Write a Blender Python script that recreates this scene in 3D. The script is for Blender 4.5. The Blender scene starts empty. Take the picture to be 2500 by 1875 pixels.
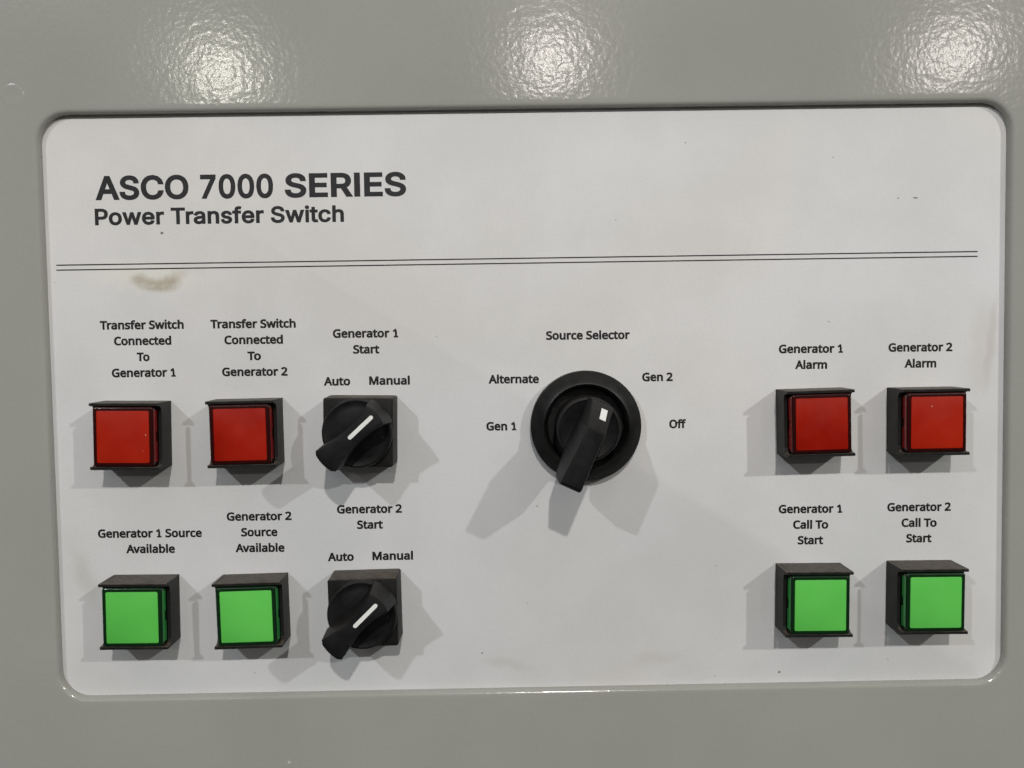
import bpy, bmesh, math, random, json
from mathutils import Vector, Matrix
from mathutils.geometry import delaunay_2d_cdt, tessellate_polygon
random.seed(7)
C = bpy.context.scene.collection
scene = bpy.context.scene
MM = 0.001

def W(x, y, z):
    """panel millimetres (x right, y up, z out of the panel) -> world metres"""
    return Vector((x * MM, -z * MM, y * MM))

# ------------------------------------------------------------------ camera
def rot(rx, ry, rz):
    return Matrix.Rotation(rz, 3, 'Z') @ Matrix.Rotation(ry, 3, 'Y') @ Matrix.Rotation(rx, 3, 'X')
P2W = Matrix(((1, 0, 0), (0, 0, -1), (0, 1, 0)))
cam_data = bpy.data.cameras.new('camera')
cam = bpy.data.objects.new('camera', cam_data)
C.objects.link(cam)
cam_data.sensor_width = 36.0
cam_data.lens = 36.0 * 2266.0 / 2500.0
cam_data.clip_start = 0.01
cam_data.clip_end = 60.0
Rm = P2W @ rot(math.radians(-2.8726), math.radians(-0.5355), math.radians(-0.8861))
cam.matrix_world = Matrix.Translation(W(-0.775, 7.411, 267.04)) @ Rm.to_4x4()
scene.camera = cam

# ------------------------------------------------------------------ light
world = bpy.data.worlds.new('World')
scene.world = world
world.use_nodes = True
bg = world.node_tree.nodes['Background']
# a dim room under a lighter ceiling
_tc = world.node_tree.nodes.new('ShaderNodeTexCoord'); _sx = world.node_tree.nodes.new('ShaderNodeSeparateXYZ'); _mr = world.node_tree.nodes.new('ShaderNodeMapRange')
_mr.interpolation_type = 'SMOOTHSTEP'
for k, v in (('From Min', 0.05), ('From Max', 0.85), ('To Min', 0.045), ('To Max', 0.34)): _mr.inputs[k].default_value = v
world.node_tree.links.new(_tc.outputs['Generated'], _sx.inputs[0]); world.node_tree.links.new(_sx.outputs['Z'], _mr.inputs['Value']); world.node_tree.links.new(_mr.outputs[0], bg.inputs['Strength'])
bg.inputs['Color'].default_value = (1.0, 0.97, 0.93, 1)

def lamp(name, pos, power, col, radius):
    l = bpy.data.lights.new(name, 'POINT')
    l.energy = power
    l.color = col
    l.shadow_soft_size = radius
    o = bpy.data.objects.new(name, l)
    C.objects.link(o)
    o.location = pos
    return o

# a grid of ceiling lamps: the near row throws the three shadows, the row behind
# it is the one mirrored in the glossy door above the opening
NEAR = 2200.0
for dx, dy, col, g in ((-0.639, 0.62, (0.92, 0.96, 1.0), 0.85), (0.071, 0.617, (1.0, 0.96, 0.91), 1.3), (0.914, 0.635, (0.99, 1.0, 0.95), 1.35)):
    lamp('ceiling_lamp', W(8 + dx * NEAR, -35 + dy * NEAR, NEAR), 77.0 * g, col, 0.03)
FAR = NEAR * 2.14
for hx, hy, mx, my, col in ((-78.2, 82.2, -0.293, 0.283, (1.0, 0.98, 0.86)), (13.8, 84.9, 0.055, 0.293, (1.0, 0.93, 0.88)), (127.2, 84.7, 0.484, 0.292, (1.0, 0.93, 0.88))):
    lamp('ceiling_lamp', W(hx + mx * FAR, hy + my * FAR, FAR), 18.0, col, 0.075)

scene.view_settings.view_transform = 'Standard'
scene.view_settings.look = 'None'
scene.view_settings.exposure = 0.0
scene.view_settings.gamma = 1.0
scene.view_settings.use_curve_mapping = False
scene.render.engine = 'CYCLES'
scene.cycles.max_bounces = 6
scene.cycles.use_denoising = True

# ------------------------------------------------------------------ materials
class NT:
    def __init__(self, name):
        self.m = bpy.data.materials.new(name)
        self.m.use_nodes = True
        self.t = self.m.node_tree
        self.b = self.t.nodes['Principled BSDF']
        self.tc = None
    def n(self, typ, **kw):
        nd = self.t.nodes.new(typ)
        for k, v in kw.items():
            setattr(nd, k, v)
        return nd
    def put(self, sock, v):
        if isinstance(v, bpy.types.NodeSocket):
            self.t.links.new(v, sock)
        elif v is not None:
            if hasattr(sock.default_value, '__len__') and not hasattr(v, '__len__'):
                v = (v,) * len(sock.default_value)
            sock.default_value = v
    def coord(self):
        if self.tc is None:
            self.tc = self.n('ShaderNodeTexCoord')
        return self.tc.outputs['Object']
    def math(self, op, a, b=None, c=None, clamp=False):
        nd = self.n('ShaderNodeMath', operation=op, use_clamp=clamp)
        self.put(nd.inputs[0], a)
        if b is not None: self.put(nd.inputs[1], b)
        if c is not None: self.put(nd.inputs[2], c)
        return nd.outputs[0]
    def noise(self, scale, detail=2.0, rough=0.5, vec=None, dist=0.0):
        nd = self.n('ShaderNodeTexNoise')
        self.put(nd.inputs['Vector'], vec or self.coord())
        self.put(nd.inputs['Scale'], scale)
        self.put(nd.inputs['Detail'], detail)
        self.put(nd.inputs['Roughness'], rough)
        self.put(nd.inputs['Distortion'], dist)
        return nd.outputs[0]
    def ramp(self, v, lo, hi, a=0.0, b=1.0):
        nd = self.n('ShaderNodeMapRange', interpolation_type='SMOOTHSTEP')
        self.put(nd.inputs['Value'], v)
        for k, x in (('From Min', lo), ('From Max', hi), ('To Min', a), ('To Max', b)):
            self.put(nd.inputs[k], x)
        return nd.outputs[0]
    def mix(self, f, a, b):
        nd = self.n('ShaderNodeMix', data_type='RGBA')
        self.put(nd.inputs[0], f)
        self.put(nd.inputs[6], a if isinstance(a, bpy.types.NodeSocket) else (*a, 1))
        self.put(nd.inputs[7], b if isinstance(b, bpy.types.NodeSocket) else (*b, 1))
        return nd.outputs[2]
    def spot(self, x, y, rx, ry, ang=0.0, soft=0.5, warp=0.0, wscale=300, invert=False):
        """soft-edged elliptical mark centred at panel mm (x, y)"""
        mp = self.n('ShaderNodeMapping', vector_type='TEXTURE')
        v = self.coord()
        if warp:
            ns = self.n('ShaderNodeTexNoise')
            self.put(ns.inputs['Vector'], self.coord()); self.put(ns.inputs['Scale'], wscale); self.put(ns.inputs['Detail'], 4.0)
            sub = self.n('ShaderNodeVectorMath', operation='SUBTRACT'); self.put(sub.inputs[0], ns.outputs[1]); sub.inputs[1].default_value = (.5, .5, .5)
            sc = self.n('ShaderNodeVectorMath', operation='MULTIPLY'); self.put(sc.inputs[0], sub.outputs[0]); sc.inputs[1].default_value = (warp * MM, 0, warp * MM)
            ad = self.n('ShaderNodeVectorMath', operation='ADD'); self.put(ad.inputs[0], v); self.put(ad.inputs[1], sc.outputs[0])
            v = ad.outputs[0]
        self.put(mp.inputs['Vector'], v)
        mp.inputs['Location'].default_value = (x * MM, 0, y * MM)
        mp.inputs['Rotation'].default_value = (0, ang, 0)
        mp.inputs['Scale'].default_value = (rx * MM, 1.0, ry * MM)
        ln = self.n('ShaderNodeVectorMath', operation='LENGTH')
        self.put(ln.inputs[0], mp.outputs[0])
        return self.ramp(ln.outputs['Value'], 1.0 - soft, 1.0 + soft, 0.0 if invert else 1.0, 1.0 if invert else 0.0)
    def set(self, base=None, rough=None, spec=None, **kw):
        if base is not None: self.put(self.b.inputs['Base Color'], base if isinstance(base, bpy.types.NodeSocket) else (*base, 1))
        if rough is not None: self.put(self.b.inputs['Roughness'], rough)
        if spec is not None: self.put(self.b.inputs['Specular IOR Level'], spec)
        for k, v in kw.items(): self.put(self.b.inputs[k.replace('_', ' ')], v)
        return self
    def bump(self, h, strength, dist):
        nd = self.n('ShaderNodeBump')
        self.put(nd.inputs['Height'], h); nd.inputs['Strength'].default_value = strength; nd.inputs['Distance'].default_value = dist
        self.put(self.b.inputs['Normal'], nd.outputs[0])

def mat_door():
    m = NT('grey_enamel')
    blot = m.noise(18, 3)
    c = m.mix(m.ramp(blot, 0.3, 0.7), (0.345, 0.344, 0.314), (0.368, 0.367, 0.335))
    fine = m.noise(1500, 2)
    c = m.mix(m.ramp(fine, 0.35, 0.7), c, m.mix(0.06, c, (0.15, 0.15, 0.13)))
    nib = m.n('ShaderNodeTexVoronoi'); m.put(nib.inputs['Vector'], m.coord()); nib.inputs['Scale'].default_value = 42
    c = m.mix(m.ramp(nib.outputs['Distance'], 0.006, 0.02, 0.75, 0.0), c, (0.12, 0.11, 0.09))
    nib2 = m.n('ShaderNodeTexVoronoi'); m.put(nib2.inputs['Vector'], m.coord()); nib2.inputs['Scale'].default_value = 33.3
    c = m.mix(m.ramp(nib2.outputs['Distance'], 0.006, 0.018, 0.6, 0.0), c, (0.75, 0.75, 0.7))
    m.set(c, 0.125, 0.5)
    a = m.noise(820, 1.5, 0.5)
    b = m.noise(380, 1.0, 0.5)
    h = m.math('ADD', m.math('MULTIPLY', a, 0.6), m.math('MULTIPLY', b, 0.8))
    m.bump(h, 1.0, 0.00004)
    return m.m

SPECKS = ((-97.5, 38.6, 0.42, 0.36, 0, 0.85), (117.9, 45.5, 0.75, 0.22, 0.1, 0.8), (112.9, 45.5, 0.25, 0.22, 0, 0.7), (94.2, 57.3, 0.25, 0.2, 0, 0.5),
          (-8.4, -84.6, 0.3, 0.28, 0, 0.6), (8.2, -41.6, 0.3, 0.25, 0, 0.5), (78.6, -91.9, 0.35, 0.3, 0, 0.85), (31.9, 40.5, 0.2, 0.2, 0, 0.5),
          (93.0, 10.5, 0.45, 0.2, 0.3, 0.4), (-111.6, -79.2, 0.2, 0.3, 0, 0.5), (52.0, 62.0, 0.2, 0.2, 0, 0.6), (70.0, 30.0, 0.25, 0.15, 0.5, 0.4), (-20.0, 8.0, 0.25, 0.2, 0, 0.4), (5, -70, 0.2, 0.2, 0, 0.4), (60, -60, 0.22, 0.2, 0, 0.45))

def mat_sheet():
    m = NT('printed_white_laminate')
    blot = m.noise(22, 4, 0.6)
    tint = m.ramp(m.noise(9, 2, 0.5), 0.35, 0.65)
    c = m.mix(m.ramp(blot, 0.35, 0.68), m.mix(tint, (0.655, 0.64, 0.628), (0.63, 0.637, 0.645)), m.mix(tint, (0.71, 0.697, 0.69), (0.69, 0.692, 0.705)))
    fine = m.noise(1300, 3)
    c = m.mix(m.math('MULTIPLY', m.ramp(fine, 0.4, 0.75), 0.08), c, (0.35, 0.34, 0.31))
    # the brown rubbed smudge under the rule, pale halo round it
    c = m.mix(m.math('MULTIPLY', m.spot(-103, 26.3, 14, 3.6, 0.10, 0.6, 6), 0.38), c, (0.80, 0.78, 0.66))
    cres = m.math('MULTIPLY', m.spot(-99.6, 25.0, 6.6, 2.9, 0.08, 0.30, 1.6, 300), m.spot(-99.2, 31.0, 9.5, 5.2, 0.08, 0.22, 2.5, 300, True))
    sm = m.math('MULTIPLY', cres, m.ramp(m.noise(520, 4, 0.7), 0.25, 0.6, 0.45, 1.0))
    c = m.mix(m.math('MULTIPLY', sm, 0.8), c, (0.41, 0.36, 0.27))
    sm2 = m.math('MULTIPLY', m.spot(-94.5, 25.9, 3.2, 1.3, -0.5, 0.8, 3, 260), 0.35)
    c = m.mix(sm2, c, (0.42, 0.36, 0.27))
    # worn streak beside the right edge, rubbed patch by the lower left indicator
    c = m.mix(m.math('MULTIPLY', m.spot(137.5, 2.5, 3.4, 12.5, 0.06, 0.55, 5, 150), 0.24), c, (0.55, 0.48, 0.42))
    c = m.mix(m.math('MULTIPLY', m.spot(140.0, 4.0, 1.2, 11.5, 0.10, 0.6, 3, 180), 0.25), c, (0.42, 0.38, 0.32))
    c = m.mix(m.math('MULTIPLY', m.spot(-123.0, -60.0, 2.2, 7.5, -0.35, 0.7, 5, 150), 0.30), c, (0.45, 0.42, 0.33))
    c = m.mix(m.math('MULTIPLY', m.spot(-30, -88.5, 9, 2.2, 0, 0.8, 5, 150), 0.0), c, (0.45, 0.42, 0.33))
    c = m.mix(m.math('MULTIPLY', m.spot(-1, -88.0, 6, 1.6, 0.2, 0.8, 5, 150), 0.25), c, (0.47, 0.44, 0.36))
    c = m.mix(m.math('MULTIPLY', m.spot(42, -87.0, 6, 1.6, -0.2, 0.8, 5, 150), 0.22), c, (0.47, 0.44, 0.36))
    for sc, lo, hi, col, k in ((38, 0.008, 0.018, (0.10, 0.09, 0.08), 0.85), (61, 0.008, 0.022, (0.30, 0.28, 0.24), 0.5)):
        v = m.n('ShaderNodeTexVoronoi'); m.put(v.inputs['Vector'], m.coord()); v.inputs['Scale'].default_value = sc
        c = m.mix(m.ramp(v.outputs['Distance'], lo, hi, k, 0.0), c, col)
    for x, y, rx, ry, an, k in SPECKS:
        c = m.mix(m.math('MULTIPLY', m.spot(x, y, rx, ry, an, 0.35), k), c, (0.09, 0.08, 0.07))
    m.set(c, 0.5, 0.22)
    m.bump(m.noise(900, 3), 0.25, 0.00006)
    return m.m

def mat_black(name, base, rough, top_tint=0.0, bump=0.00002, spec=0.5):
    m = NT(name)
    ns = m.noise(260, 4, 0.6)
    b = m.mix(m.ramp(ns, 0.3, 0.75), base, tuple(x * 1.35 + 0.003 for x in base))
    if top_tint:
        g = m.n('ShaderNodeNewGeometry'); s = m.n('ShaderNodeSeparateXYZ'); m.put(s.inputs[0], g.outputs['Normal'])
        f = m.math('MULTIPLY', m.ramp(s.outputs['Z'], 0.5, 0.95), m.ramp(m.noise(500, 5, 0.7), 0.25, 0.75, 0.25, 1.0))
        b = m.mix(m.math('MULTIPLY', f, top_tint), b, (0.33, 0.27, 0.21))  # brown tint on upward-facing surfaces, mottled by noise
    v = m.n('ShaderNodeTexVoronoi'); m.put(v.inputs['Vector'], m.coord()); v.inputs['Scale'].default_value = 170
    b = m.mix(m.ramp(v.outputs['Distance'], 0.010, 0.035, 0.35, 0.0), b, (0.32, 0.29, 0.25))
    m.set(b, m.ramp(ns, 0.2, 0.8, rough - 0.05, rough + 0.08), spec)
    m.bump(m.noise(1800, 3), 0.5, bump)
    return m.m

def mat_plain(name, col, rough, spec=0.5, var=0.06, nscale=90, bump=0.0):
    m = NT(name)
    ns = m.noise(nscale, 3)
    m.set(m.mix(m.ramp(ns, 0.3, 0.7), tuple(x * (1 - var) for x in col), tuple(x * (1 + var) for x in col)), rough, spec)
    if bump:
        m.bump(m.noise(700, 2), 0.4, bump)
    return m.m

def mat_lens(name, lo, hi, rough, spec):
    m = NT(name)
    oi = m.n('ShaderNodeObjectInfo')
    ad = m.n('ShaderNodeVectorMath', operation='ADD'); m.put(ad.inputs[0], m.coord()); m.put(ad.inputs[1], oi.outputs['Random'])
    ns = m.noise(75, 2, 0.5, ad.outputs[0])
    f = m.math('ADD', m.math('MULTIPLY', oi.outputs['Random'], 0.55), m.math('MULTIPLY', m.ramp(ns, 0.3, 0.7), 0.45))
    c = m.mix(f, lo, hi)
    v = m.n('ShaderNodeTexVoronoi'); m.put(v.inputs['Vector'], ad.outputs[0]); v.inputs['Scale'].default_value = 130
    c = m.mix(m.ramp(v.outputs['Distance'], 0.012, 0.035, 0.5, 0.0), c, (0.7, 0.5, 0.4))
    m.set(c, m.ramp(m.noise(300, 3), 0.3, 0.7, rough - 0.06, rough + 0.08), spec)
    m.bump(m.noise(160, 2), 0.5, 0.00006)
    return m.m

M = dict(
    door=mat_door(), sheet=mat_sheet(),
    ink=mat_plain('black_print', (0.012, 0.011, 0.011), 0.5, 0.3, 0.2, 400),
    ink_head=mat_plain('charcoal_print', (0.015, 0.015, 0.017), 0.5, 0.3, 0.2, 400),
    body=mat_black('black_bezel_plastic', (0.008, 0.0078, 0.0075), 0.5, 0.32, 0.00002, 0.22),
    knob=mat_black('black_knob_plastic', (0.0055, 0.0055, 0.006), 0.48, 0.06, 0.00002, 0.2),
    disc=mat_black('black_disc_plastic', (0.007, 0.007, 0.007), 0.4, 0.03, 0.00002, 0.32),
    red_face=mat_lens('red_lens_face', (0.27, 0.006, 0.002), (0.42, 0.020, 0.006), 0.35, 0.12),
    red_cap=mat_plain('dark_red_lens_rim', (0.026, 0.0015, 0.0015), 0.18, 0.5),
    red_side=mat_plain('red_lens_side', (0.24, 0.007, 0.005), 0.2, 0.5),
    green_face=mat_lens('green_lens_face', (0.098, 0.50, 0.075), (0.125, 0.57, 0.095), 0.35, 0.2),
    green_cap=mat_plain('dark_green_lens_rim', (0.003, 0.022, 0.006), 0.18, 0.5),
    green_side=mat_plain('green_lens_side', (0.03, 0.30, 0.06), 0.2, 0.5),
    white=mat_plain('white_marker_paint', (0.80, 0.80, 0.78), 0.4, 0.4),
)

# ------------------------------------------------------------------ helpers
def link(name, bm, mat, parent=None, smooth=35):
    me = bpy.data.meshes.new(name)
    bmesh.ops.recalc_face_normals(bm, faces=bm.faces)
    for v in bm.verts:
        v.co = W(*v.co)
    # the panel-to-world map is a rotation, so winding is kept
    bm.to_mesh(me); bm.free()
    me.materials.append(mat)
    if smooth:
        for p in me.polygons: p.use_smooth = True
        me.set_sharp_from_angle(angle=math.radians(smooth))
    o = bpy.data.objects.new(name, me)
    C.objects.link(o)
    if parent is not None:
        o.parent = parent
    return o

def thing(name, label, cat, x, y, th=0.0, group=None):
    o = bpy.data.objects.new(name, None)
    o.empty_display_size = 0.01
    C.objects.link(o)
    o.location = W(x, y, 0)
    o.rotation_euler = (0, -th, 0)
    tag(o, label, cat, group)
    return o

def tag(o, label, cat, group=None):
    o['label'] = label; o['category'] = cat
    if group: o['group'] = group

def rrect(x0, x1, y0, y1, r, n=8):
    pts = []
    for cx, cy, a0 in ((x1 - r, y1 - r, 0), (x0 + r, y1 - r, 90), (x0 + r, y0 + r, 180), (x1 - r, y0 + r, 270)):
        for k in range(n + 1):
            a = math.radians(a0 + 90.0 * k / n)
            pts.append((cx + r * math.cos(a), cy + r * math.sin(a)))
    return pts

def loft(bm, rings, cap0=True, cap1=True, flip=False):
    vs = [[bm.verts.new(p) for p in r] for r in rings]
    n = len(vs[0])
    for a, b in zip(vs, vs[1:]):
        for i in range(n):
            j = (i + 1) % n
            bm.faces.new((a[i], a[j], b[j], b[i]))
    if cap0: bm.faces.new(vs[0][::-1])
    if cap1: bm.faces.new(vs[-1])
    return vs

def prism_ring(pts, z):
    return [(x, y, z) for x, y in pts]

def inset_loop(pts, d):
    """offset a CCW 2-D loop inwards by d"""
    n = len(pts); out = []
    for i in range(n):
        p0, p1, p2 = Vector(pts[i - 1]), Vector(pts[i]), Vector(pts[(i + 1) % n])
        e1 = (p1 - p0).normalized(); e2 = (p2 - p1).normalized()
        n1 = Vector((-e1.y, e1.x)); n2 = Vector((-e2.y, e2.x))
        b = n1 + n2
        if b.length < 1e-6: b = n1
        b.normalize()
        k = d / max(0.35, b.dot(n1))
        out.append((p1.x + b.x * k, p1.y + b.y * k))
    return out

def slab(pts, z0, z1, r=0.3, n=3, bot=False):
    """solid from a CCW outline with a rounded front edge"""
    bm = bmesh.new()
    rings = [prism_ring(pts, z0)]
    for k in range(n + 1):
        a = math.radians(90.0 * k / n)
        rings.append(prism_ring(inset_loop(pts, r * (1 - math.cos(a))) if k else pts, z1 - r + r * math.sin(a)))
    loft(bm, rings)
    return bm

def lathe(prof, seg=96):
    """prof: (radius, z) from the outside base in to the axis"""
    bm = bmesh.new()
    rings = []
    for r, z in prof:
        if r < 1e-6:
            rings.append([bm.verts.new((0, 0, z))])
        else:
            rings.append([bm.verts.new((r * math.cos(2 * math.pi * k / seg), r * math.sin(2 * math.pi * k / seg), z)) for k in range(seg)])
    for a, b in zip(rings, rings[1:]):
        for i in range(seg):
            j = (i + 1) % seg
            if len(b) == 1: bm.faces.new((a[i], a[j], b[0]))
            else: bm.faces.new((a[i], a[j], b[j], b[i]))
    return bm

# ------------------------------------------------------------------ cabinet door
OX0, OX1, OY0, OY1, OR = -130.4, 143.75, -94.9, 71.9, 8.0
OSK = 0.8            # the lower edge runs a touch downhill
T = 2.6
def opening(off, n=10):
    pts = rrect(OX0 - off, OX1 + off, OY0 - off, OY1 + off, OR + off, n)
    return [(x, y + (0.0 if y > 0 else (OSK if x < 0 else -OSK) * -0.6 * 0)) for x, y in pts]

bm = bmesh.new()
RND = 1.3
rings = [prism_ring(opening(0.15), -1.0), prism_ring(opening(0.0), 0.6)]
for k in range(9):
    a = math.radians(90.0 * k / 8)
    rings.append(prism_ring(opening(RND * (1 - math.cos(a))), T - RND + RND * math.sin(a)))
for off in (2.5, 5, 9):
    rings.append(prism_ring(opening(off), T))
inner = loft(bm, rings, False, False)
DX0, DX1, DY0, DY1 = -340.0, 340.0, -360.0, 300.0
last = inner[-1]
nn = len(last)
outer = []
for i, v in enumerate(last):
    q = i // (nn // 4)
    fx = (v.co.x - (OX0 - 9)) / (OX1 - OX0 + 18); fy = (v.co.y - (OY0 - 9)) / (OY1 - OY0 + 18)
    outer.append(None)
# straight fan to the door's own rounded outline
big = rrect(DX0, DX1, DY0, DY1, 6.0, 10)
ob = [bm.verts.new((x, y, T)) for x, y in big]
for i in range(nn):
    j = (i + 1) % nn
    bm.faces.new((last[i], last[j], ob[j], ob[i]))
ob2 = [bm.verts.new((x, y, -14.0)) for x, y in big]
for i in range(nn):
    j = (i + 1) % nn
    bm.faces.new((ob[i], ob[j], ob2[j], ob2[i]))
door = link('cabinet_door', bm, M['door'], None, 50)
tag(door, 'glossy grey enamelled steel cabinet door framing the white legend plate', 'cabinet door')
plug = link('paint_blister', lathe([(3.5, 0.0), (3.2, 0.03), (2.8, 0.055), (2.4, 0.058), (1.9, 0.04), (1.2, 0.03), (0, 0.03)], 48), M['door'], door, 60)
plug.location = W(-136.9, 77.1, T - 0.02)

# ------------------------------------------------------------------ legend plate
plate = link('legend_plate', slab(rrect(OX0 - 6, OX1 + 6, OY0 - 6, OY1 + 6, 3, 4), -1.6, 0.0, 0.1), M['sheet'], None, 30)
tag(plate, 'white printed legend plate recessed in the grey door, carrying black captions', 'control panel')

INK = 0.03
def strip(name, x0, y0, x1, y1, w, parent, mat):
    bm = bmesh.new()
    h = w / 2
    bm.faces.new([bm.verts.new(p) for p in ((x0, y0 - h, INK), (x1, y1 - h, INK), (x1, y1 + h, INK), (x0, y0 + h, INK))])
    return link(name, bm, mat, parent, 0)
strip('rule_line', -127.8, 29.92, 135.9, 29.95, 0.34, plate, M['ink'])
strip('rule_line', -127.85, 28.52, 135.9, 28.58, 0.34, plate, M['ink'])

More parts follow.
